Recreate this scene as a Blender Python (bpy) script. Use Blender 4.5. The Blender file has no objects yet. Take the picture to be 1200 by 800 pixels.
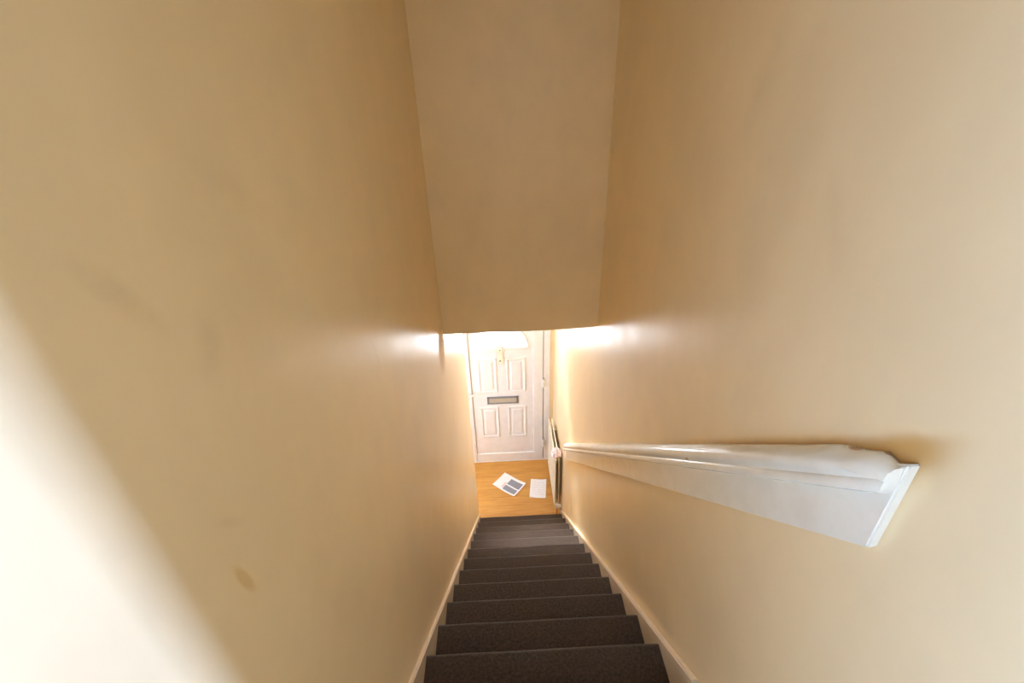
import bpy, bmesh, math, random
from mathutils import Vector, Matrix, noise

random.seed(7)
scene = bpy.context.scene
C = scene.collection

# ------------------------------------------------------------------ dimensions (metres)
RISE, GOING = 0.195, 0.2196          # stair step
WX = 0.9126                          # clear width between the stair walls
XL, XR = 0.0169, 0.8906              # inner faces of the stair strings
YD = 1.025                           # face of the front door
YB, ZB = -0.975, 2.931               # bulkhead wall and its lower edge
ZL = 13 * RISE                       # landing level
ZC = ZL + 2.42                       # landing ceiling
YE = -3.135                          # end of the right stair wall
SL = RISE / GOING


def nose(y):                          # height of the nosing line
    return RISE - y * SL


# ------------------------------------------------------------------ camera
cam_data = bpy.data.cameras.new('camera')
cam = bpy.data.objects.new('camera', cam_data)
C.objects.link(cam)
cam_data.sensor_width = 36.0
cam_data.lens = 535.0 / 1200.0 * 36.0
cam_data.clip_start = 0.02
R_ = Vector((0.99896498, -0.03489422, -0.02917809))
U_ = Vector((0.04247117, 0.48590880, 0.87297700))
F_ = Vector((0.01628396, 0.87331267, -0.48688788))
m = Matrix((R_, U_, -F_)).transposed().to_4x4()
m.translation = Vector((0.35844, -3.35723, 4.19202))
cam.matrix_world = m
scene.camera = cam

# ------------------------------------------------------------------ world, sun, added window light, exposure
world = bpy.data.worlds.new('World')
scene.world = world
world.use_nodes = True
bg = world.node_tree.nodes['Background']
bg.inputs['Color'].default_value = (0.50, 0.69, 1.0, 1)
bg.inputs['Strength'].default_value = 4.6

sd = bpy.data.lights.new('sun', 'SUN')
sun = bpy.data.objects.new('sun', sd)
C.objects.link(sun)
sd.energy = 43.0
sd.angle = math.radians(14)
sd.color = (1.0, 0.98, 0.98)
el, az = math.radians(39), math.radians(11)
sdir = Vector((math.sin(az) * math.cos(el), -math.cos(az) * math.cos(el), -math.sin(el)))
sun.rotation_euler = sdir.to_track_quat('-Z', 'Y').to_euler()

WIN = dict(x=3.6, y0=-3.425, y1=-3.235, z0=3.35, z1=4.75)      # unseen landing window, added for the bright patch on the left wall
ld = bpy.data.lights.new('unseen_landing_daylight', 'AREA')
lamp = bpy.data.objects.new('unseen_landing_daylight', ld)
C.objects.link(lamp)
ld.shape = 'RECTANGLE'
ld.size = WIN['y1'] - WIN['y0']
ld.size_y = WIN['z1'] - WIN['z0']
ld.energy = 27.0
ld.spread = math.radians(75)
ld.color = (0.41, 0.575, 1.0)
lamp.location = (WIN['x'] - 0.02, (WIN['y0'] + WIN['y1']) / 2, (WIN['z0'] + WIN['z1']) / 2)
lamp.rotation_euler = Vector((-1, 0, 0)).to_track_quat('-Z', 'Y').to_euler()

WIN2 = dict(y0=-4.25, y1=-3.70, z0=3.45, z1=4.65)            # unseen window behind the camera, added to cool the near right wall
ld2 = bpy.data.lights.new('added_side_daylight', 'AREA')
lamp2 = bpy.data.objects.new('added_side_daylight', ld2)
C.objects.link(lamp2)
ld2.shape = 'RECTANGLE'
ld2.size = WIN2['y1'] - WIN2['y0']
ld2.size_y = WIN2['z1'] - WIN2['z0']
ld2.energy = 13.5
ld2.spread = math.radians(142)
ld2.color = (0.24, 0.49, 1.0)
lamp2.location = (0.01, (WIN2['y0'] + WIN2['y1']) / 2, (WIN2['z0'] + WIN2['z1']) / 2)
lamp2.rotation_euler = Vector((1, 0, 0)).to_track_quat('-Z', 'Y').to_euler()

WIN3 = dict(y0=-0.75, y1=0.55, z0=0.80, z1=2.20)            # unseen hall window, added to brighten the door and right wall
ld3 = bpy.data.lights.new('added_hall_daylight', 'AREA')
lamp3 = bpy.data.objects.new('added_hall_daylight', ld3)
C.objects.link(lamp3)
ld3.shape = 'RECTANGLE'
ld3.size = WIN3['y1'] - WIN3['y0']
ld3.size_y = WIN3['z1'] - WIN3['z0']
ld3.energy = 13.5
ld3.color = (0.48, 0.70, 1.0)
lamp3.location = (-1.145, (WIN3['y0'] + WIN3['y1']) / 2, (WIN3['z0'] + WIN3['z1']) / 2)
lamp3.rotation_euler = Vector((1, 0, 0)).to_track_quat('-Z', 'Y').to_euler()

vs = scene.view_settings
vs.view_transform = 'Standard'
vs.look = 'None'
vs.gamma = 1.0
vs.use_curve_mapping = False
vs.exposure = 0.37
scene.cycles.max_bounces = 11
scene.cycles.diffuse_bounces = 10
scene.cycles.sample_clamp_indirect = 8.0


# ------------------------------------------------------------------ material helpers
class NT:
    def __init__(s, name):
        s.mat = bpy.data.materials.new(name)
        s.mat.use_nodes = True
        s.t = s.mat.node_tree
        s.b = s.t.nodes['Principled BSDF']
        s._obj = None

    def n(s, typ, **kw):
        nd = s.t.nodes.new(typ)
        for k, v in kw.items():
            setattr(nd, k, v)
        return nd

    def lk(s, a, b):
        s.t.links.new(a, b)

    def put(s, sock, v):
        if isinstance(v, bpy.types.NodeSocket):
            s.lk(v, sock)
        else:
            sock.default_value = v

    def obj(s):
        if s._obj is None:
            s._obj = s.n('ShaderNodeTexCoord').outputs['Object']
        return s._obj

    def xyz(s):
        sp = s.n('ShaderNodeSeparateXYZ')
        s.lk(s.obj(), sp.inputs[0])
        return sp.outputs

    def m(s, op, a, b=0.0, c=0.0):
        nd = s.n('ShaderNodeMath', operation=op)
        s.put(nd.inputs[0], a)
        s.put(nd.inputs[1], b)
        s.put(nd.inputs[2], c)
        return nd.outputs[0]

    def sm(s, v, lo, hi):            # smoothstep lo -> hi gives 0 -> 1
        nd = s.n('ShaderNodeMapRange', interpolation_type='SMOOTHSTEP')
        s.put(nd.inputs['Value'], v)
        nd.inputs['From Min'].default_value = lo
        nd.inputs['From Max'].default_value = hi
        return nd.outputs['Result']

    def remap(s, v, a, b, c, d):
        nd = s.n('ShaderNodeMapRange')
        s.put(nd.inputs['Value'], v)
        for k, q in zip(('From Min', 'From Max', 'To Min', 'To Max'), (a, b, c, d)):
            nd.inputs[k].default_value = q
        return nd.outputs['Result']

    def noise(s, scale, detail=3.0, rough=0.55, stretch=None, dist=0.0):
        nd = s.n('ShaderNodeTexNoise')
        nd.inputs['Scale'].default_value = scale
        nd.inputs['Detail'].default_value = detail
        nd.inputs['Roughness'].default_value = rough
        nd.inputs['Distortion'].default_value = dist
        v = s.obj()
        if stretch:
            mp = s.n('ShaderNodeMapping')
            mp.inputs['Scale'].default_value = stretch
            s.lk(v, mp.inputs['Vector'])
            v = mp.outputs[0]
        s.lk(v, nd.inputs['Vector'])
        return nd.outputs['Fac']

    def mix(s, fac, a, b):
        nd = s.n('ShaderNodeMix', data_type='RGBA')
        s.put(nd.inputs[0], fac)
        for sock, v in ((nd.inputs[6], a), (nd.inputs[7], b)):
            if isinstance(v, tuple) and len(v) == 3:
                v = v + (1,)
            s.put(sock, v)
        return nd.outputs[2]

    def bump(s, h, strength, dist=0.01):
        nd = s.n('ShaderNodeBump')
        nd.inputs['Strength'].default_value = strength
        nd.inputs['Distance'].default_value = dist
        s.put(nd.inputs['Height'], h)
        s.lk(nd.outputs[0], s.b.inputs['Normal'])

    def ellipse(s, a, b, a0, b0, ra, rb, ang=0.0, edge=0.35):
        # soft elliptical mask in the plane of coordinates a, b
        da, db = s.m('SUBTRACT', a, a0), s.m('SUBTRACT', b, b0)
        ca, sa = math.cos(ang), math.sin(ang)
        u = s.m('ADD', s.m('MULTIPLY', da, ca / ra), s.m('MULTIPLY', db, sa / ra))
        v = s.m('ADD', s.m('MULTIPLY', da, -sa / rb), s.m('MULTIPLY', db, ca / rb))
        d = s.m('SQRT', s.m('ADD', s.m('MULTIPLY', u, u), s.m('MULTIPLY', v, v)))
        return s.m('SUBTRACT', 1.0, s.sm(d, 1.0 - edge, 1.0 + edge))


def plain(name, col, rough=0.5, metal=0.0, bump=0.0, bscale=60.0, var=0.04):
    k = NT(name)
    f = k.noise(9.0, 3.0)
    lo = tuple(c * (1 - var) for c in col)
    hi = tuple(min(1, c * (1 + var)) for c in col)
    k.lk(k.mix(f, lo, hi), k.b.inputs['Base Color'])
    k.b.inputs['Roughness'].default_value = rough
    k.b.inputs['Metallic'].default_value = metal
    if bump:
        k.bump(k.noise(bscale, 3.0), bump, 0.003)
    return k.mat


WALL = (0.915, 0.74, 0.465)


def wall_base(name):
    k = NT(name)
    big = k.noise(1.7, 4.0, 0.6)
    small = k.noise(7.0, 5.0, 0.6, stretch=(1, 1, 0.6))
    f = k.m('ADD', k.m('MULTIPLY', big, 0.6), k.m('MULTIPLY', small, 0.4))
    col = k.mix(k.sm(f, 0.35, 0.65), tuple(c * 0.95 for c in WALL), tuple(min(0.95, c * 1.03) for c in WALL))
    return k, col, small


def wall_finish(k, col, rough):
    k.lk(col, k.b.inputs['Base Color'])
    k.put(k.b.inputs['Roughness'], rough)
    k.b.inputs['Specular IOR Level'].default_value = 0.5
    h = k.m('ADD', k.m('MULTIPLY', k.noise(5.0, 4.0), 0.6), k.m('MULTIPLY', k.noise(55.0, 2.0), 0.12))
    k.bump(h, 0.30, 0.006)
    return k.mat


def make_wall_plain():
    k, col, small = wall_base('cream_wall_paint')
    return wall_finish(k, col, k.remap(small, 0.3, 0.7, 0.32, 0.44))


def make_wall_left():
    k, col, small = wall_base('cream_wall_paint_left')
    o = k.xyz()
    y, z = o[1], o[2]
    # one drip stain, faint scuffs, and a matt filler patch below the bulkhead corner
    drip = k.ellipse(y, z, -2.968, 3.630, 0.0080, 0.032, 0.22, 0.4)
    col = k.mix(k.m('MULTIPLY', drip, 0.6), col, (0.70, 0.46, 0.15))
    for (a, b, ra, rb, an, st) in ((-2.95, 4.03, 0.012, 0.05, 0.6, 0.35), (-2.86, 3.93, 0.02, 0.04, -0.4, 0.28),
                                   (-2.70, 4.08, 0.02, 0.10, 0.9, 0.16), (-2.25, 3.55, 0.01, 0.06, 0.3, 0.2),
                                   (-2.95, 3.72, 0.006, 0.03, 0.7, 0.25), (-1.95, 3.35, 0.012, 0.05, -0.2, 0.18)):
        e = k.ellipse(y, z, a, b, ra, rb, an, 0.8)
        col = k.mix(k.m('MULTIPLY', e, k.m('MULTIPLY', k.noise(38.0, 3.0), st * 0.8)), col, (0.42, 0.29, 0.13))
    patch = k.ellipse(y, z, -1.10, 2.90, 0.11, 0.13, 0.0, 0.3)
    col = k.mix(k.m('MULTIPLY', patch, 0.4), col, (0.72, 0.60, 0.46))
    r = k.m('ADD', k.remap(small, 0.3, 0.7, 0.29, 0.37), k.m('MULTIPLY', patch, 0.45))
    return wall_finish(k, col, r)


def make_wall_right():
    k, col, small = wall_base('cream_wall_paint_right')
    o = k.xyz()
    y, z = o[1], o[2]
    # brown staining that runs along the top of the handrail, worst at its broken upper end
    off = k.m('SUBTRACT', z, k.m('ADD', k.m('MULTIPLY', y, -SL), RISE + 0.975))
    nz = k.noise(16.0, 4.0)
    hgt = k.m('ADD', off, k.m('MULTIPLY', k.m('SUBTRACT', nz, 0.5), 0.02))
    along = k.m('MULTIPLY', k.m('SUBTRACT', 1.0, k.sm(y, -2.72, -1.9)), k.sm(y, -2.98, -2.90))
    line = k.m('MULTIPLY', k.m('SUBTRACT', 1.0, k.sm(hgt, 0.0, 0.03)), along)
    line = k.m('MULTIPLY', line, k.sm(off, -0.10, -0.03))
    heavy = k.ellipse(y, z, -2.890, 3.728, 0.050, 0.022, -0.72, 0.7)
    col = k.mix(k.m('MULTIPLY', line, 0.7), col, (0.62, 0.37, 0.12))
    col = k.mix(k.m('MULTIPLY', heavy, 0.7), col, (0.58, 0.33, 0.09))
    for (a, b, ra, rb, an, st) in ((-2.3, 4.2, 0.03, 0.09, 0.3, 0.15), (-2.62, 3.98, 0.02, 0.07, -0.5, 0.15)):
        e = k.ellipse(y, z, a, b, ra, rb, an, 0.8)
        col = k.mix(k.m('MULTIPLY', e, k.m('MULTIPLY', k.noise(38.0, 3.0), st)), col, (0.42, 0.29, 0.13))
    return wall_finish(k, col, k.remap(small, 0.3, 0.7, 0.29, 0.39))


def make_carpet():
    k = NT('dark_brown_carpet')
    fine = k.noise(520.0, 2.0, 0.7)
    mid = k.noise(90.0, 4.0, 0.7)
    big = k.noise(6.0, 3.0)
    f = k.m('ADD', k.m('MULTIPLY', fine, 0.55), k.m('MULTIPLY', mid, 0.45))
    c = k.mix(k.sm(f, 0.36, 0.66), (0.020, 0.012, 0.008), (0.130, 0.094, 0.074))
    c = k.mix(k.m('MULTIPLY', k.sm(big, 0.4, 0.7), 0.25), c, (0.10, 0.073, 0.057))
    k.lk(c, k.b.inputs['Base Color'])
    k.b.inputs['Roughness'].default_value = 1.0
    k.b.inputs['Specular IOR Level'].default_value = 0.1
    k.b.inputs['Sheen Weight'].default_value = 0.35
    k.b.inputs['Sheen Roughness'].default_value = 0.5
    k.bump(f, 0.9, 0.006)
    return k.mat


def make_laminate():
    k = NT('oak_laminate')
    grain = k.noise(3.0, 6.0, 0.65, stretch=(1.2, 22, 1), dist=0.6)
    tone = k.noise(2.2, 2.0, stretch=(0.6, 5.0, 1))
    f = k.m('ADD', k.m('MULTIPLY', grain, 0.65), k.m('MULTIPLY', tone, 0.35))
    c = k.mix(k.sm(f, 0.34, 0.68), (0.50, 0.235, 0.045), (0.68, 0.36, 0.085))
    k.lk(c, k.b.inputs['Base Color'])
    k.b.inputs['Roughness'].default_value = 0.38
    return k.mat


def make_gloss_white(name, col, rough=0.22):
    k = NT(name)
    f = k.noise(12.0, 4.0)
    k.lk(k.mix(k.sm(f, 0.3, 0.7), tuple(c * 0.95 for c in col), col), k.b.inputs['Base Color'])
    k.b.inputs['Roughness'].default_value = rough
    k.bump(k.noise(26.0, 3.0), 0.12, 0.003)
    return k.mat


def make_rail_paint(chipped):
    k = NT('chipped_white_gloss_paint' if chipped else 'white_gloss_paint')
    o = k.xyz()
    y, z, x = o[1], o[2], o[0]
    base = k.mix(k.sm(k.noise(14.0, 4.0), 0.3, 0.7), (0.86, 0.83, 0.72), (0.91, 0.885, 0.79))
    if chipped:
        # brown wood where the paint has come off: along the wall, at the broken end and in one small spot
        off = k.m('ADD', z, k.m('MULTIPLY', y, SL))
        nz = k.noise(48.0, 4.0, 0.6)
        near = k.sm(x, WX - 0.012, WX - 0.002)
        up = k.m('SUBTRACT', 1.0, k.sm(y, -2.75, -2.2))
        chips = k.m('MULTIPLY', k.m('MULTIPLY', k.sm(nz, 0.50, 0.56), near), up)
        top = k.sm(off, RISE + 0.925, RISE + 0.94)
        e1 = k.m('MULTIPLY', k.ellipse(y, x, -2.835, WX - 0.014, 0.015, 0.008, 0.3, 0.5), top)
        e2 = k.ellipse(y, x, -2.892, WX - 0.003, 0.028, 0.009, 0.0, 0.5)
        e3 = k.ellipse(y, off, -2.39, RISE + 0.925, 0.011, 0.006, 0.0, 0.5)
        e = k.m('MINIMUM', k.m('ADD', k.m('ADD', e1, e2), k.m('ADD', e3, chips)), 1.0)
        base = k.mix(k.m('MULTIPLY', e, 0.8), base, (0.40, 0.22, 0.09))
        k.put(k.b.inputs['Roughness'], k.m('ADD', 0.17, k.m('MULTIPLY', e, 0.5)))
    else:
        k.b.inputs['Roughness'].default_value = 0.2
    k.lk(base, k.b.inputs['Base Color'])
    k.bump(k.noise(20.0, 3.0), 0.2, 0.005)
    return k.mat


def make_obscure_glass():
    k = NT('obscured_daylight_glass')
    t = k.t
    out = t.nodes['Material Output']
    tr = k.n('ShaderNodeBsdfTransparent')
    tl = k.n('ShaderNodeBsdfTranslucent')
    gl = k.n('ShaderNodeBsdfGlossy')
    gl.inputs['Roughness'].default_value = 0.1
    f = k.noise(40.0, 2.0)
    k.lk(k.mix(f, (0.90, 0.93, 0.95), (0.97, 0.98, 0.99)), tl.inputs['Color'])
    m1, m2 = k.n('ShaderNodeMixShader'), k.n('ShaderNodeMixShader')
    m1.inputs[0].default_value = 0.55
    k.lk(tr.outputs[0], m1.inputs[1])
    k.lk(tl.outputs[0], m1.inputs[2])
    m2.inputs[0].default_value = 0.06
    k.lk(m1.outputs[0], m2.inputs[1])
    k.lk(gl.outputs[0], m2.inputs[2])
    k.lk(m2.outputs[0], out.inputs['Surface'])
    return k.mat


def make_leaflet():
    k = NT('leaflet_print')
    o = k.xyz()
    x, y = o[0], o[1]              # sheet is 0.326 (x) by 0.243 (y), origin at its centre

    def rect(x0, x1, y0, y1):
        a = k.m('MULTIPLY', k.m('GREATER_THAN', x, x0), k.m('LESS_THAN', x, x1))
        b = k.m('MULTIPLY', k.m('GREATER_THAN', y, y0), k.m('LESS_THAN', y, y1))
        return k.m('MULTIPLY', a, b)
    col = k.mix(k.noise(20.0, 2.0), (0.84, 0.84, 0.86), (0.88, 0.88, 0.89))
    wob = k.noise(60.0, 3.0)
    dk = k.mix(wob, (0.20, 0.22, 0.27), (0.30, 0.32, 0.38))
    col = k.mix(rect(-0.030, 0.145, -0.010, 0.085), col, dk)
    col = k.mix(rect(-0.030, 0.145, -0.100, -0.028), col, dk)
    col = k.mix(rect(-0.062, -0.036, -0.085, 0.005), col, (0.78, 0.60, 0.60))
    k.lk(col, k.b.inputs['Base Color'])
    k.b.inputs['Roughness'].default_value = 0.45
    return k.mat


def make_sheet():
    k = NT('printed_sheet')
    o = k.xyz()
    x, y = o[0], o[1]              # 0.19 by 0.29
    w = k.n('ShaderNodeTexWave', wave_type='BANDS', bands_direction='Y')
    w.inputs['Scale'].default_value = 9.0
    k.lk(k.obj(), w.inputs['Vector'])
    ins = k.m('MULTIPLY', k.m('LESS_THAN', k.m('ABSOLUTE', x), 0.072), k.m('LESS_THAN', k.m('ABSOLUTE', y), 0.118))
    words = k.m('GREATER_THAN', k.noise(60.0, 1.0, stretch=(1, 0.3, 1)), 0.42)
    ln = k.m('MULTIPLY', k.m('MULTIPLY', k.m('GREATER_THAN', w.outputs['Fac'], 0.72), ins), words)
    k.lk(k.mix(k.m('MULTIPLY', ln, 0.28), (0.87, 0.87, 0.88), (0.45, 0.46, 0.52)), k.b.inputs['Base Color'])
    k.b.inputs['Roughness'].default_value = 0.5
    return k.mat


M = {
    'wall': make_wall_plain(), 'wall_l': make_wall_left(), 'wall_r': make_wall_right(),
    'carpet': make_carpet(), 'laminate': make_laminate(),
    'trim': make_gloss_white('cream_gloss_trim', (0.86, 0.73, 0.56)),
    'rail': make_rail_paint(True), 'board': make_rail_paint(False),
    'upvc': make_gloss_white('white_plastic_door', (0.84, 0.81, 0.79), 0.3),
    'glass': make_obscure_glass(),
    'ceil': plain('white_ceiling_paint', (0.80, 0.76, 0.68), 0.7, bump=0.1),
    'rad': make_gloss_white('cream_radiator_enamel', (0.84, 0.79, 0.64), 0.3),
    'dark': plain('dark_shadow_gap', (0.03, 0.022, 0.018), 0.7),
    'copper': plain('copper_pipe', (0.55, 0.27, 0.12), 0.35, 0.9),
    'grey_metal': plain('grey_metal', (0.33, 0.34, 0.38), 0.4, 0.5),
    'satin_gold': plain('satin_gold', (0.66, 0.60, 0.48), 0.35, 0.35),
    'pale_gold': plain('pale_gold', (0.84, 0.78, 0.62), 0.35, 0.0),
    'gasket': plain('grey_gasket', (0.42, 0.40, 0.40), 0.7),
    'pink': plain('pale_pink_paper', (0.86, 0.71, 0.75), 0.7, var=0.12),
    'valve': plain('white_valve_plastic', (0.82, 0.80, 0.76), 0.35),
    'leaflet': make_leaflet(), 'sheet': make_sheet(),
    'under': plain('floor_underlay', (0.20, 0.12, 0.05), 0.8),
    'paving': plain('pale_paving', (0.42, 0.41, 0.39), 0.9, bump=0.2, bscale=15),
}


# ------------------------------------------------------------------ mesh helpers
def box(bm, x0, x1, y0, y1, z0, z1, bevel=0.0, seg=2):
    vs_ = [bm.verts.new(p) for p in ((x0, y0, z0), (x1, y0, z0), (x1, y1, z0), (x0, y1, z0),
                                     (x0, y0, z1), (x1, y0, z1), (x1, y1, z1), (x0, y1, z1))]
    fs = [bm.faces.new([vs_[i] for i in f]) for f in ((0, 3, 2, 1), (4, 5, 6, 7), (0, 1, 5, 4), (1, 2, 6, 5), (2, 3, 7, 6), (3, 0, 4, 7))]
    if bevel:
        es = {e for f in fs for e in f.edges}
        bmesh.ops.bevel(bm, geom=list(es), offset=bevel, segments=seg, affect='EDGES', profile=0.5)


def prism(bm, poly, axis, a, b):
    """extrude a closed 2-D polygon along an axis from a to b"""
    def pt(p, t):
        if axis == 'x':
            return (t, p[0], p[1])
        if axis == 'y':
            return (p[0], t, p[1])
        return (p[0], p[1], t)
    A = [bm.verts.new(pt(p, a)) for p in poly]
    B = [bm.verts.new(pt(p, b)) for p in poly]
    n = len(poly)
    bm.faces.new(A)
    bm.faces.new(B[::-1])
    for i in range(n):
        j = (i + 1) % n
        bm.faces.new((A[i], B[i], B[j], A[j]))


def cyl(bm, p0, p1, r0, r1=None, n=20):
    r1 = r0 if r1 is None else r1
    p0, p1 = Vector(p0), Vector(p1)
    d = (p1 - p0).normalized()
    u = d.orthogonal().normalized()
    v = d.cross(u)
    A, B = [], []
    for i in range(n):
        a = 2 * math.pi * i / n
        w = u * math.cos(a) + v * math.sin(a)
        A.append(bm.verts.new(p0 + w * r0))
        B.append(bm.verts.new(p1 + w * r1))
    bm.faces.new(A[::-1])
    bm.faces.new(B)
    for i in range(n):
        j = (i + 1) % n
        bm.faces.new((A[i], A[j], B[j], B[i]))


def obj(name, bm, mat, parent=None, loc=(0, 0, 0), smooth=False, off=(0, 0, 0)):
    """link a bmesh as one object; off is subtracted from the coordinates (the parent's origin)"""
    if any(off):
        bmesh.ops.translate(bm, verts=bm.verts, vec=-Vector(off))
    bmesh.ops.recalc_face_normals(bm, faces=bm.faces)
    me = bpy.data.meshes.new(name)
    bm.to_mesh(me)
    bm.free()
    me.materials.append(mat)
    if smooth:
        for p in me.polygons:
            p.use_smooth = True
        me.set_sharp_from_angle(angle=math.radians(40))
    o = bpy.data.objects.new(name, me)
    C.objects.link(o)
    o.location = loc
    o.parent = parent
    return o


def boxo(name, mat, dims, parent=None, bevel=0.0, off=(0, 0, 0), smooth=False):
    bm = bmesh.new()
    box(bm, *dims, bevel=bevel)
    return obj(name, bm, mat, parent, off=off, smooth=smooth)


def struct(o, label=None, cat=None):
    o['kind'] = 'structure'
    if label:
        o['label'] = label
    if cat:
        o['category'] = cat
    return o


def empty(name, loc, label=None, cat=None):
    o = bpy.data.objects.new(name, None)
    C.objects.link(o)
    o.location = loc
    o.empty_display_size = 0.1
    if label:
        o['label'] = label
        o['category'] = cat
    return o


def tag(o, label, cat, group=None):
    o['label'] = label
    o['category'] = cat
    if group:
        o['group'] = group
    return o


# ------------------------------------------------------------------ room shell
XH = -1.15                            # far side of the hall, to the left of the stairs
YF = 1.075                            # inside face of the front wall round the door
YK = -4.40                            # back of the landing
XW = WIN['x']

bm = bmesh.new()
box(bm, -0.11, 0.0, WIN2['y1'], 0.12, 0.0, ZC)
box(bm, -0.11, 0.0, YK, WIN2['y0'], 0.0, ZC)
box(bm, -0.11, 0.0, WIN2['y0'], WIN2['y1'], 0.0, WIN2['z0'])
box(bm, -0.11, 0.0, WIN2['y0'], WIN2['y1'], WIN2['z1'], ZC)
struct(obj('wall_left', bm, M['wall_l']),
       'tall cream painted wall on the left of the stairs', 'wall')
struct(boxo('wall_right', M['wall_r'], (WX, WX + 0.11, YE, YF, 0.0, ZC)),
       'tall cream painted wall that carries the handrail', 'wall')
bm = bmesh.new()
# bulkhead with a slightly uneven lower edge
N = 24
prof = []
for i in range(N + 1):
    t = i / N
    dz = 0.002 * math.sin(t * 9.0) + 0.001 * math.sin(t * 23.0 + 1.0)
    if t > 0.8:
        dz += 0.012 * ((t - 0.8) / 0.2) ** 2
    prof.append((t * WX, ZB + dz))
for i in range(N):
    (xa, za), (xb, zb_) = prof[i], prof[i + 1]
    f0 = [bm.verts.new(p) for p in ((xa, YB, za), (xb, YB, zb_), (xb, YB, ZC), (xa, YB, ZC))]
    f1 = [bm.verts.new(p) for p in ((xa, YB + 0.10, za), (xb, YB + 0.10, zb_), (xb, YB + 0.10, ZC), (xa, YB + 0.10, ZC))]
    bm.faces.new(f0)
    bm.faces.new(f1[::-1])
    bm.faces.new((f0[0], f1[0], f1[1], f0[1]))
bmesh.ops.remove_doubles(bm, verts=bm.verts, dist=1e-5)
struct(obj('wall_bulkhead', bm, M['wall']), 'cream bulkhead wall hanging over the foot of the stairs', 'wall')

# hall shell
struct(boxo('ceiling_hall', M['ceil'], (XH, WX, YB + 0.10, YF + 0.1, ZB + 0.012, ZB + 0.10)))
bm = bmesh.new()
box(bm, XH - 0.1, XH, -1.1, WIN3['y0'], 0.0, ZB + 0.10)
box(bm, XH - 0.1, XH, WIN3['y1'], YF + 0.1, 0.0, ZB + 0.10)
box(bm, XH - 0.1, XH, WIN3['y0'], WIN3['y1'], 0.0, WIN3['z0'])
box(bm, XH - 0.1, XH, WIN3['y0'], WIN3['y1'], WIN3['z1'], ZB + 0.10)
struct(obj('wall_hall_left', bm, M['wall']))
struct(boxo('wall_hall_back', M['wall'], (XH, -0.11, -1.1, -1.0, 0.0, ZB + 0.10)))
# front wall round the door opening, with an unseen glazed light over the door
DX0, DX1, DZ = -0.245, 0.866, 2.165
TZ0, TZ1 = 2.215, 2.83
bm = bmesh.new()
box(bm, XH - 0.1, DX0, YF, YF + 0.2, 0.0, ZB + 0.10)
box(bm, DX1, WX, YD + 0.006, YF + 0.2, 0.0, ZB + 0.012)
box(bm, WX, WX + 0.11, YF, YF + 0.2, 0.0, ZB + 0.10)
box(bm, DX0, DX1, YF, YF + 0.2, TZ1 + 0.05, ZB + 0.10)
struct(obj('wall_front', bm, M['wall']), 'narrow cream front wall beside the white door', 'wall')

# landing shell
struct(boxo('wall_landing_back', M['wall'], (-0.11, XW + 0.1, YK - 0.1, YK, ZL - 0.2, ZC)))
struct(boxo('wall_landing_front', M['wall'], (WX + 0.11, XW + 0.1, YE, YE + 0.1, ZL - 0.2, ZC)))
bm = bmesh.new()
box(bm, XW, XW + 0.12, YK, WIN['y0'], ZL - 0.2, ZC)
box(bm, XW, XW + 0.12, WIN['y1'], YE, ZL - 0.2, ZC)
box(bm, XW, XW + 0.12, WIN['y0'], WIN['y1'], ZL - 0.2, WIN['z0'])
box(bm, XW, XW + 0.12, WIN['y0'], WIN['y1'], WIN['z1'], ZC)
struct(obj('wall_landing_right', bm, M['wall']))
bm = bmesh.new()
box(bm, -0.11, WX + 0.11, YE + 0.1, YB + 0.2, ZC, ZC + 0.08)
box(bm, -0.11, XW + 0.12, YK - 0.1, YE + 0.1, ZC, ZC + 0.08)
struct(obj('ceiling_landing', bm, M['ceil']))
bm = bmesh.new()
box(bm, 0.0, WX, YE, -12 * GOING - 0.018, ZL - 0.19, ZL)
box(bm, 0.0, XW, YK, YE, ZL - 0.19, ZL)
struct(obj('floor_landing', bm, M['carpet']))

# unseen landing and hall windows added for daylight: frame, pane
for nm, xa, sgn, q in (('window_unseen_2', XW, 1, WIN), ('window_unseen_3', 0.0, -1, WIN2), ('window_unseen_4', XH, -1, WIN3)):
    w = struct(empty(nm, (xa + sgn * 0.05, (q['y0'] + q['y1']) / 2, q['z0'])))
    bm = bmesh.new()
    xs = sorted((xa + sgn * 0.02, xa + sgn * 0.08))
    for (a, b, c, d) in ((q['y0'], q['y0'] + 0.04, q['z0'], q['z1']), (q['y1'] - 0.04, q['y1'], q['z0'], q['z1']),
                         (q['y0'], q['y1'], q['z0'], q['z0'] + 0.04), (q['y0'], q['y1'], q['z1'] - 0.04, q['z1'])):
        box(bm, xs[0], xs[1], a, b, c, d)
    obj('window_frame', bm, M['upvc'], w, off=w.location)
    xs = sorted((xa + sgn * 0.048, xa + sgn * 0.054))
    boxo('pane', M['glass'], (xs[0], xs[1], q['y0'] + 0.03, q['y1'] - 0.03, q['z0'] + 0.03, q['z1'] - 0.03), w, off=w.location)

# hall floor: laminate planks laid across the hall
fl = struct(boxo('floor', M['under'], (XH, WX, -1.0, YF + 0.05, -0.06, -0.009)), 'orange oak laminate floor of the hall', 'floor')
pw = 0.128
yy = YF - 0.002
ii = 0
while yy > -0.6:
    y1, y0 = yy, yy - pw + 0.0012
    cuts = [XH + 0.002, XH + 0.35 + 0.31 * ((ii * 7) % 5), WX - 0.002]
    for a, b in zip(cuts[:-1], cuts[1:]):
        if b - a > 0.02:
            o = boxo('plank', M['laminate'], (a + 0.0006, b - 0.0006, y0, y1, -0.009, 0.0), fl, bevel=0.0008)
    yy -= pw
    ii += 1
struct(boxo('ground', M['paving'], (-4, 5, YF + 0.2, 8, -0.25, -0.12)))
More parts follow.
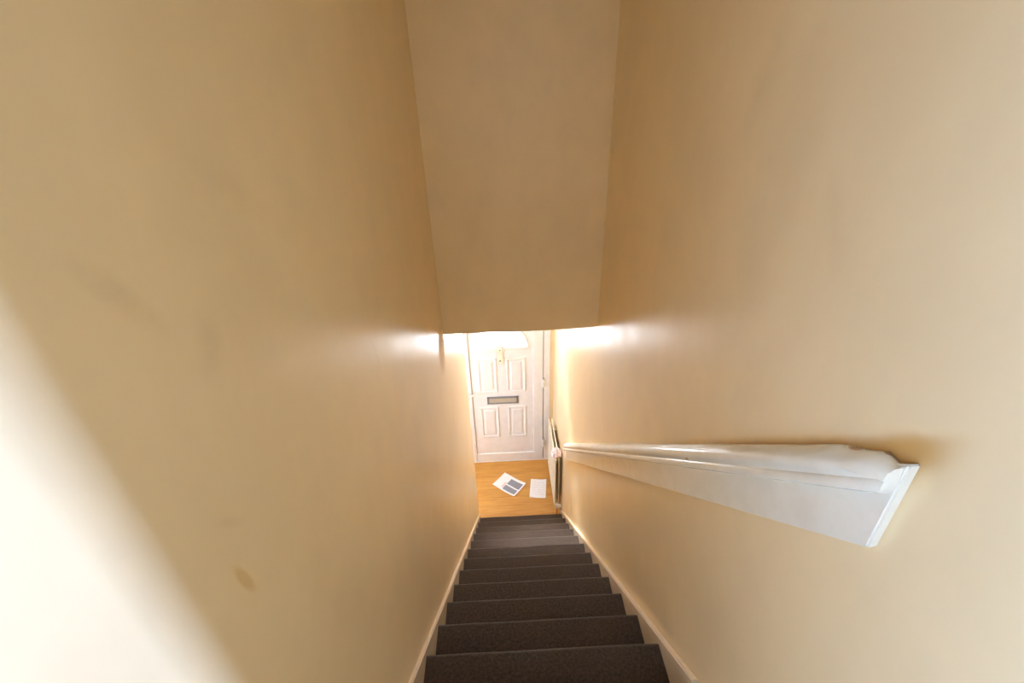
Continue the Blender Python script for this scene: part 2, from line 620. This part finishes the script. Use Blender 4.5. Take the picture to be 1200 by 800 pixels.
# threshold/foundation below the door wall so that no light leaks in under the door
struct(boxo('trim_sill', M['upvc'], (DX0, DX1, YD - 0.01, YF + 0.2, -0.06, 0.012), bevel=0.003))

# skirting in the hall
struct(boxo('baseboard_right', M['trim'], (WX - 0.016, WX, 0.035, YF, 0.0, 0.10), bevel=0.004), 'cream skirting board below the radiator', 'skirting board')
struct(boxo('baseboard_front', M['trim'], (XH, DX0 - 0.005, YF - 0.016, YF, 0.0, 0.10), bevel=0.004))

# ------------------------------------------------------------------ staircase
st = empty('staircase', (WX / 2, 0.0, 0.0), 'steep straight staircase with dark brown carpet between cream walls', 'staircase')
so = st.location
# one carpeted step: profile in (y, z) with the nosing at y = 0, z = 0
pf = []
nr = 0.017
for i in range(9):
    a = math.radians(90 - i * 22.5)
    pf.append((-nr + nr * math.cos(a), -nr + nr * math.sin(a)))
pf += [(-0.024, -0.036), (-0.026, -RISE + 0.010), (-0.022, -RISE - 0.004), (-GOING - 0.030, -RISE - 0.004), (-GOING - 0.030, -0.02), (-GOING - 0.028, -0.004)]
bm = bmesh.new()
NX = 20
rings = []
for i in range(NX + 1):
    x = XL + (XR - XL) * i / NX
    ring = []
    for j, (py, pz) in enumerate(pf):
        dz = 0.0016 * noise.noise(Vector((x * 6, j * 0.3, 1.3))) if j < 9 else 0
        dy = 0.0020 * noise.noise(Vector((x * 5, 4.0, 0.2))) if j < 10 else 0
        ring.append(bm.verts.new((x - so.x, py + dy, pz + dz)))
    rings.append(ring)
for a, b in zip(rings[:-1], rings[1:]):
    for j in range(len(pf)):
        q = (j + 1) % len(pf)
        bm.faces.new((a[j], a[q], b[q], b[j]))
bm.faces.new(rings[0])
bm.faces.new(rings[-1][::-1])
first = obj('step', bm, M['carpet'], st, smooth=True)
first.location = (0, 0, RISE)
first['label'] = 'carpeted step with rounded nosing'
for k in range(1, 13):
    c = first.copy()
    C.objects.link(c)
    c.parent = st
    c.location = (0, -k * GOING, RISE * (k + 1))
# strings (the raking boards along both walls)
TOP, LOW = 0.030, -0.34
yb0, yb1 = 0.040, -12 * GOING - 0.02
for nm, xa, xb in (('left', 0.0, XL), ('right', XR, WX)):
    bm = bmesh.new()
    poly = [(yb0, 0.0), (yb0, nose(yb0) + TOP), (yb1, nose(yb1) + TOP), (yb1, nose(yb1) + LOW), (-0.30, 0.0)]
    prism(bm, poly, 'x', xa + (0.0005 if xa == 0 else 0), xb - (0.0005 if xb == WX else 0))
    es = [e for e in bm.edges if all(abs(v.co.z - nose(v.co.y) - TOP) < 1e-4 for v in e.verts) and abs(e.verts[0].co.y - e.verts[1].co.y) > 1]
    bmesh.ops.bevel(bm, geom=es, offset=0.004, segments=2, affect='EDGES')
    o = obj('string_board', bm, M['trim'], st, off=so)
    o['label'] = 'cream gloss raking board along the %s wall' % nm

# ------------------------------------------------------------------ handrail on its backing board
rail_y0, rail_y1 = -2.915, -0.13
hr = empty('handrail', (WX, rail_y1, nose(rail_y1) + 0.86), 'chipped white gloss handrail on a backing board along the right wall', 'handrail')
ho = hr.location
bt = 0.018
bm = bmesh.new()
ya, yb = -2.922, -0.10
poly = [(ya, nose(ya) + 0.775), (yb, nose(yb) + 0.775), (yb, nose(yb) + 0.945), (ya, nose(ya) + 0.945)]
prism(bm, poly, 'x', WX - bt, WX - 0.0005)
bmesh.ops.bevel(bm, geom=list(bm.edges), offset=0.003, segments=2, affect='EDGES')
bo = obj('backing_board', bm, M['board'], hr)
bo.location = -ho
bo['label'] = 'flat white painted backing board'
prof = [(0.0, 0.890), (0.018, 0.889), (0.036, 0.890), (0.044, 0.894), (0.0455, 0.900), (0.0455, 0.910), (0.0440, 0.9145), (0.0415, 0.918),
        (0.0425, 0.923), (0.046, 0.930), (0.0485, 0.942), (0.045, 0.956), (0.037, 0.967), (0.027, 0.975), (0.015, 0.979), (0.0, 0.978)]
ys = [rail_y1, rail_y1 - 0.004] + [rail_y1 - 0.01 - (2.66 * i / 60) for i in range(61)]
ys += [-2.815, -2.83, -2.845, -2.86, -2.875, -2.888, -2.9, -2.91, -2.916]
bm = bmesh.new()
rings = []
for i, y in enumerate(ys):
    ring = []
    for j, (d, n_) in enumerate(prof):
        dd, nn = d, n_
        if i == 0:
            dd, nn = d * 0.93, 0.934 + (n_ - 0.934) * 0.93
        wob = 0.0012 * noise.noise(Vector((y * 9, j * 0.5, 3.0)))
        nn += wob
        if y < -2.80:                # broken, lumpy upper end
            t = (-2.80 - y) / 0.116
            lump = noise.noise(Vector((y * 45, j * 0.6, 7.7)))
            if n_ > 0.93:
                nn -= (0.045 * t ** 2.2 + 0.009 * lump) * (1.0 - 0.35 * d / 0.045)
            dd -= 0.010 * t ** 3 * (d / 0.045)
            if 0.25 < t < 0.6 and n_ > 0.96:
                nn -= 0.006
        ring.append(bm.verts.new((WX - 0.0005 - dd, y, nose(y) + max(nn, 0.8895) - (0 if nn > 0.8895 else 0))))
    rings.append(ring)
for a, b in zip(rings[:-1], rings[1:]):
    for j in range(len(prof)):
        q = (j + 1) % len(prof)
        bm.faces.new((a[j], b[j], b[q], a[q]))
bm.faces.new(rings[0])
cap = bm.verts.new(sum((v.co for v in rings[-1]), Vector()) / len(prof) + Vector((0, -0.004, 0)))
for j in range(len(prof)):
    bm.faces.new((rings[-1][j], cap, rings[-1][(j + 1) % len(prof)]))
ro_ = obj('rail', bm, M['rail'], hr, smooth=True)
ro_.location = -ho
ro_['label'] = 'moulded rail with flaking paint and a broken upper end'

# ------------------------------------------------------------------ front door
dr = struct(empty('door_1', ((DX0 + DX1) / 2, YD, 0.012)), 'white panelled front door with arched fanlight and letter plate', 'door')
do = dr.location


def dpart(name, mat, dims, bevel=0.003, parent=None, off=None):
    return boxo(name, mat, dims, parent or dr, bevel=bevel, off=off or do, smooth=False)


z0 = 0.014
bm = bmesh.new()
box(bm, DX0, -0.178, YD - 0.005, YF + 0.06, z0, DZ + 0.05, bevel=0.004)
box(bm, 0.793, DX1, YD - 0.005, YF + 0.06, z0, DZ + 0.05, bevel=0.004)
box(bm, -0.178, 0.793, YD - 0.005, YF + 0.06, 2.115, DZ + 0.05, bevel=0.004)
obj('door_frame', bm, M['upvc'], dr, off=do)
# grey seal showing in the gap round the leaf
bm = bmesh.new()
box(bm, 0.784, 0.7925, YD + 0.012, YF, z0, 2.114)
box(bm, -0.1775, -0.171, YD + 0.012, YF, z0, 2.114)
obj('seal', bm, M['gasket'], dr, off=do)
IX0, IX1, IZ0, IZ1 = -0.050, 0.668, 0.134, 2.0
for (a, b, c, d) in ((-0.170, IX0, z0, 2.113), (IX1, 0.783, z0, 2.113), (IX0, IX1, z0, IZ0), (IX0, IX1, IZ1, 2.113)):
    dpart('sash_rail', M['upvc'], (a, b, YD - 0.006, YF, c, d), bevel=0.007)
# infill with an arched opening for the fanlight
FX, FZ, FR = 0.309, 1.672, 0.292
iy0, iy1 = YD + 0.012, YD + 0.045
bm = bmesh.new()
box(bm, IX0, IX1, iy0, iy1, IZ0, FZ)
box(bm, IX0, FX - FR, iy0, iy1, FZ, IZ1)
box(bm, FX + FR, IX1, iy0, iy1, FZ, IZ1)
na = 28
for i in range(na):
    a0, a1 = math.pi * i / na, math.pi * (i + 1) / na
    xa, za = FX - FR * math.cos(a0), FZ + FR * math.sin(a0)
    xb, zb_ = FX - FR * math.cos(a1), FZ + FR * math.sin(a1)
    prism(bm, [(xa, za), (xb, zb_), (xb, IZ1), (xa, IZ1)], 'y', iy0, iy1)
obj('infill_panel', bm, M['upvc'], dr, off=do)
# gasket line round the infill
bm = bmesh.new()
box(bm, IX0 + 0.0005, IX0 + 0.007, iy0 - 0.003, iy0 + 0.002, IZ0, IZ1)
obj('bead', bm, M['gasket'], dr, off=do)
# arch rim and glass
bm = bmesh.new()
rr = [(0.0, 0.0), (0.004, 0.012), (0.016, 0.014), (0.026, 0.004), (0.027, 0.0)]
rings = []
pts = []
for i in range(33):
    a = math.pi * i / 32
    pts.append((-math.cos(a), math.sin(a)))
for (cx, cz) in pts:
    rings.append([bm.verts.new((FX + cx * (FR - 0.002 + q[0]), iy0 - q[1] + 0.001, FZ + cz * (FR - 0.002 + q[0]))) for q in rr])
for a, b in zip(rings[:-1], rings[1:]):
    for j in range(len(rr) - 1):
        bm.faces.new((a[j], a[j + 1], b[j + 1], b[j]))
box(bm, FX - FR - 0.024, FX + FR + 0.024, iy0 - 0.013, iy0 + 0.001, FZ - 0.024, FZ + 0.002, bevel=0.004)
fan = obj('fanlight_surround', bm, M['upvc'], dr, off=do, smooth=True)
bm = bmesh.new()
arc = [(FX - (FR + 0.003) * math.cos(math.pi * i / 32), FZ + (FR + 0.003) * math.sin(math.pi * i / 32)) for i in range(33)]
prism(bm, arc, 'y', iy0 + 0.012, iy0 + 0.018)
g_ = obj('fanlight_glass', bm, M['glass'], dr, off=do)
g_['label'] = 'bright arched fanlight glass'


def raised_panel(x0, x1, za, zb):
    bm = bmesh.new()
    prof_ = [(0.0, 0.0), (0.004, 0.009), (0.014, 0.012), (0.024, 0.008), (0.030, -0.001), (0.040, -0.001), (0.058, 0.009), (0.062, 0.010)]
    rg = []
    for ins, h in prof_:
        rg.append([bm.verts.new(p) for p in ((x0 + ins, iy0 - h, za + ins), (x1 - ins, iy0 - h, za + ins), (x1 - ins, iy0 - h, zb - ins), (x0 + ins, iy0 - h, zb - ins))])
    for a, b in zip(rg[:-1], rg[1:]):
        for j in range(4):
            q = (j + 1) % 4
            bm.faces.new((a[j], a[q], b[q], b[j]))
    bm.faces.new(rg[-1])
    return obj('raised_panel', bm, M['upvc'], dr, off=do)


for (x0, x1) in ((0.032, 0.256), (0.362, 0.586)):
    raised_panel(x0, x1, 0.395, 0.862)
    raised_panel(x0, x1, 1.068, 1.535)
# letter plate
bm = bmesh.new()
LX0, LX1, LZ0, LZ1 = 0.124, 0.494, 0.905, 1.008
for (a, b, c, d) in ((LX0, LX1, LZ1 - 0.022, LZ1), (LX0, LX1, LZ0, LZ0 + 0.016), (LX0, LX0 + 0.022, LZ0, LZ1), (LX1 - 0.022, LX1, LZ0, LZ1)):
    box(bm, a, b, iy0 - 0.012, iy0 + 0.001, c, d, bevel=0.003)
lp = obj('letter_plate', bm, M['grey_metal'], dr, off=do)
lp['label'] = 'grey edged letter plate'
fl_ = boxo('flap', M['satin_gold'], (LX0 + 0.021, LX1 - 0.021, iy0 - 0.007, iy0 + 0.001, LZ0 + 0.015, LZ1 - 0.021), lp, bevel=0.002, off=do)
# knocker with hanging striker, and the spy hole in it
bm = bmesh.new()
kx = 0.300
cyl(bm, (kx, iy0 + 0.001, 1.652), (kx, iy0 - 0.014, 1.652), 0.060, 0.052, 28)
cyl(bm, (kx, iy0 - 0.012, 1.652), (kx, iy0 - 0.026, 1.652), 0.026, 0.020, 20)
kn = obj('knocker', bm, M['pale_gold'], dr, off=do, smooth=True)
bm = bmesh.new()
out = [(-0.030, 1.615), (-0.024, 1.585), (-0.034, 1.548), (-0.040, 1.508), (-0.030, 1.470), (0, 1.446), (0.030, 1.470), (0.040, 1.508), (0.034, 1.548), (0.024, 1.585), (0.030, 1.615)]
prism(bm, [(kx + a, b) for a, b in out], 'y', iy0 - 0.016, iy0 - 0.002)
bmesh.ops.bevel(bm, geom=[e for e in bm.edges if abs(e.verts[0].co.y - e.verts[1].co.y) < 1e-6], offset=0.004, segments=2, affect='EDGES')
obj('striker', bm, M['pale_gold'], kn, off=do, smooth=True)
for zz in (1.652, 1.506):
    bm = bmesh.new()
    cyl(bm, (kx, iy0 - 0.014, zz), (kx, iy0 - 0.029 if zz > 1.6 else iy0 - 0.021, zz), 0.011, 0.009, 16)
    obj('lens', bm, M['grey_metal'], kn, off=do, smooth=True)
# lever handle on the left sash
bm = bmesh.new()
box(bm, -0.135, -0.095, YD - 0.016, YD - 0.005, 0.94, 1.17, bevel=0.006)
hd = obj('door_handle', bm, M['upvc'], dr, off=do, smooth=True)
bm = bmesh.new()
cyl(bm, (-0.115, YD - 0.012, 1.075), (-0.115, YD - 0.050, 1.075), 0.011, n=16)
box(bm, -0.128, -0.012, YD - 0.060, YD - 0.040, 1.062, 1.088, bevel=0.007)
obj('lever', bm, M['upvc'], hd, off=do, smooth=True)
# hinges
for zz in (0.285, 1.187, 1.95):
    bm = bmesh.new()
    cyl(bm, (0.788, YD - 0.014, zz - 0.055), (0.788, YD - 0.014, zz + 0.055), 0.011, n=16)
    box(bm, 0.762, 0.815, YD - 0.012, YD - 0.004, zz - 0.045, zz + 0.045, bevel=0.002)
    h = obj('hinge', bm, M['upvc'], dr, off=do, smooth=True)
    bm = bmesh.new()
    cyl(bm, (0.788, YD - 0.014, zz + 0.055), (0.788, YD - 0.014, zz + 0.072), 0.0105, 0.009, n=14)
    obj('hinge_pin', bm, M['gasket'], h, off=do, smooth=True)
# unseen glazed light over the door, added to let the sun beam in
w1 = struct(empty('window_unseen_1', ((DX0 + DX1) / 2, YF + 0.03, DZ + 0.05)))
bm = bmesh.new()
for (a, b, c, d) in ((DX0, DX0 + 0.05, TZ0, TZ1 + 0.05), (DX1 - 0.05, DX1, TZ0, TZ1 + 0.05), (DX0, DX1, TZ0, TZ0 + 0.05), (DX0, DX1, TZ1, TZ1 + 0.05)):
    box(bm, a, b, YF, YF + 0.06, c, d)
obj('window_frame', bm, M['upvc'], w1, off=w1.location)
boxo('pane', M['glass'], (DX0 + 0.04, DX1 - 0.04, YF + 0.026, YF + 0.032, TZ0 + 0.04, TZ1 + 0.01), w1, off=w1.location)

# ------------------------------------------------------------------ radiator
RX, RY0, RY1, RZ0, RZ1 = 0.832, 0.175, 0.865, 0.12, 0.78
rd = empty('radiator', ((RX + WX) / 2, (RY0 + RY1) / 2, 0.0), 'slim cream double panel radiator on the right hall wall', 'radiator')
rof = rd.location


def rad_panel(xf, xb):
    bm = bmesh.new()
    nfl = 14
    prof_ = [(RY0, xf + 0.004)]
    for i in range(nfl):
        a = RY0 + 0.02 + (RY1 - RY0 - 0.04) * i / nfl
        wdt = (RY1 - RY0 - 0.04) / nfl
        prof_ += [(a + wdt * 0.1, xf), (a + wdt * 0.6, xf), (a + wdt * 0.72, xf + 0.003), (a + wdt * 0.98, xf + 0.003)]
    prof_ += [(RY1, xf + 0.004), (RY1, xb), (RY0, xb)]
    prism(bm, [(x_, y_) for (y_, x_) in prof_], 'z', RZ0, RZ1)
    box(bm, xf - 0.001, xb + 0.001, RY0 + 0.002, RY1 - 0.002, RZ1 - 0.012, RZ1 + 0.001, bevel=0.002)
    box(bm, xf - 0.001, xb + 0.001, RY0 + 0.002, RY1 - 0.002, RZ0 - 0.001, RZ0 + 0.012, bevel=0.002)
    o = obj('panel', bm, M['rad'], rd, off=rof)
    return o


rad_panel(RX, RX + 0.014)
rad_panel(RX + 0.036, RX + 0.048)
for y in (RY0 + 0.05, RY1 - 0.05):
    for z in (RZ0 + 0.03, RZ1 - 0.03):
        bm = bmesh.new()
        cyl(bm, (RX + 0.010, y, z), (RX + 0.040, y, z), 0.011, n=12)
        obj('connecting_pipe', bm, M['rad'], rd, off=rof)
for y in (RY0 + 0.12, RY1 - 0.12):
    bm = bmesh.new()
    box(bm, RX + 0.046, WX - 0.001, y - 0.015, y + 0.015, RZ0 + 0.05, RZ1 - 0.06)
    obj('wall_bracket', bm, M['rad'], rd, off=rof)
# valve, cap and pipe at the near end
bm = bmesh.new()
vy, vx = RY0 - 0.036, RX + 0.026
cyl(bm, (vx, RY0 + 0.01, RZ0 + 0.022), (vx, vy - 0.006, RZ0 + 0.022), 0.012, n=16)
cyl(bm, (vx, vy, RZ0 - 0.002), (vx, vy, RZ0 + 0.050), 0.017, n=16)
va = obj('valve', bm, M['valve'], rd, off=rof, smooth=True)
bm = bmesh.new()
cyl(bm, (vx + 0.004, vy, RZ0 + 0.022), (vx + 0.048, vy, RZ0 + 0.022), 0.026, 0.023, n=20)
obj('valve_cap', bm, M['valve'], va, off=rof, smooth=True)
bm = bmesh.new()
cyl(bm, (vx, vy, 0.001), (vx, vy, RZ0 + 0.004), 0.0075, n=14)
obj('pipe', bm, M['copper'], rd, off=rof, smooth=True)

# crumpled pink scrap lying on the near end of the radiator
bm = bmesh.new()
bmesh.ops.create_icosphere(bm, subdivisions=4, radius=1.0)
for v in bm.verts:
    p = v.co.copy()
    f = 1 + 0.40 * noise.noise(p * 2.6 + Vector((3, 1, 5))) + 0.20 * abs(noise.noise(p * 5.1 + Vector((8, 2, 1))))
    v.co = Vector((p.x * f * 0.054, p.y * f * 0.062, max(p.z * f * 0.036, -0.026)))
pk = obj('crumpled_paper', bm, M['pink'], None, smooth=True)
pk.location = (RX + 0.028, RY0 + 0.085, RZ1 + 0.0272)
tag(pk, 'small crumpled pale pink paper resting on the radiator top', 'paper')


# ------------------------------------------------------------------ post on the floor
def paper(name, c, size, ang, mat, curl, label):
    bm = bmesh.new()
    nx, ny = 14, 12
    grid = []
    for i in range(nx + 1):
        row = []
        for j in range(ny + 1):
            u, v = i / nx - 0.5, j / ny - 0.5
            zz = 0.0012 + curl * (max(0, u - 0.15) ** 2 * 1.6 + max(0, v * u) * 0.5) + curl * 0.05 * (1 + math.sin(u * 7 + 1) * math.cos(v * 5))
            row.append(bm.verts.new((u * size[0], v * size[1], zz)))
        grid.append(row)
    for i in range(nx):
        for j in range(ny):
            bm.faces.new((grid[i][j], grid[i + 1][j], grid[i + 1][j + 1], grid[i][j + 1]))
    ex = bmesh.ops.extrude_face_region(bm, geom=list(bm.faces))
    bmesh.ops.translate(bm, verts=[g for g in ex['geom'] if isinstance(g, bmesh.types.BMVert)], vec=(0, 0, -0.0009))
    o = obj(name, bm, mat, None)
    o.location = (c[0], c[1], 0.0003)
    o.rotation_euler.z = ang
    return tag(o, label, 'leaflet' if 'leaflet' in name else 'letter')


paper('leaflet', (0.342, 0.620), (0.326, 0.243), math.atan2(-0.205, 0.254), M['leaflet'], 0.05,
      'white leaflet with two grey printed blocks lying on the hall floor')
paper('letter', (0.684, 0.537), (0.189, 0.288), math.radians(-7.5), M['sheet'], 0.03,
      'plain white sheet with faint print on the floor beside the radiator')
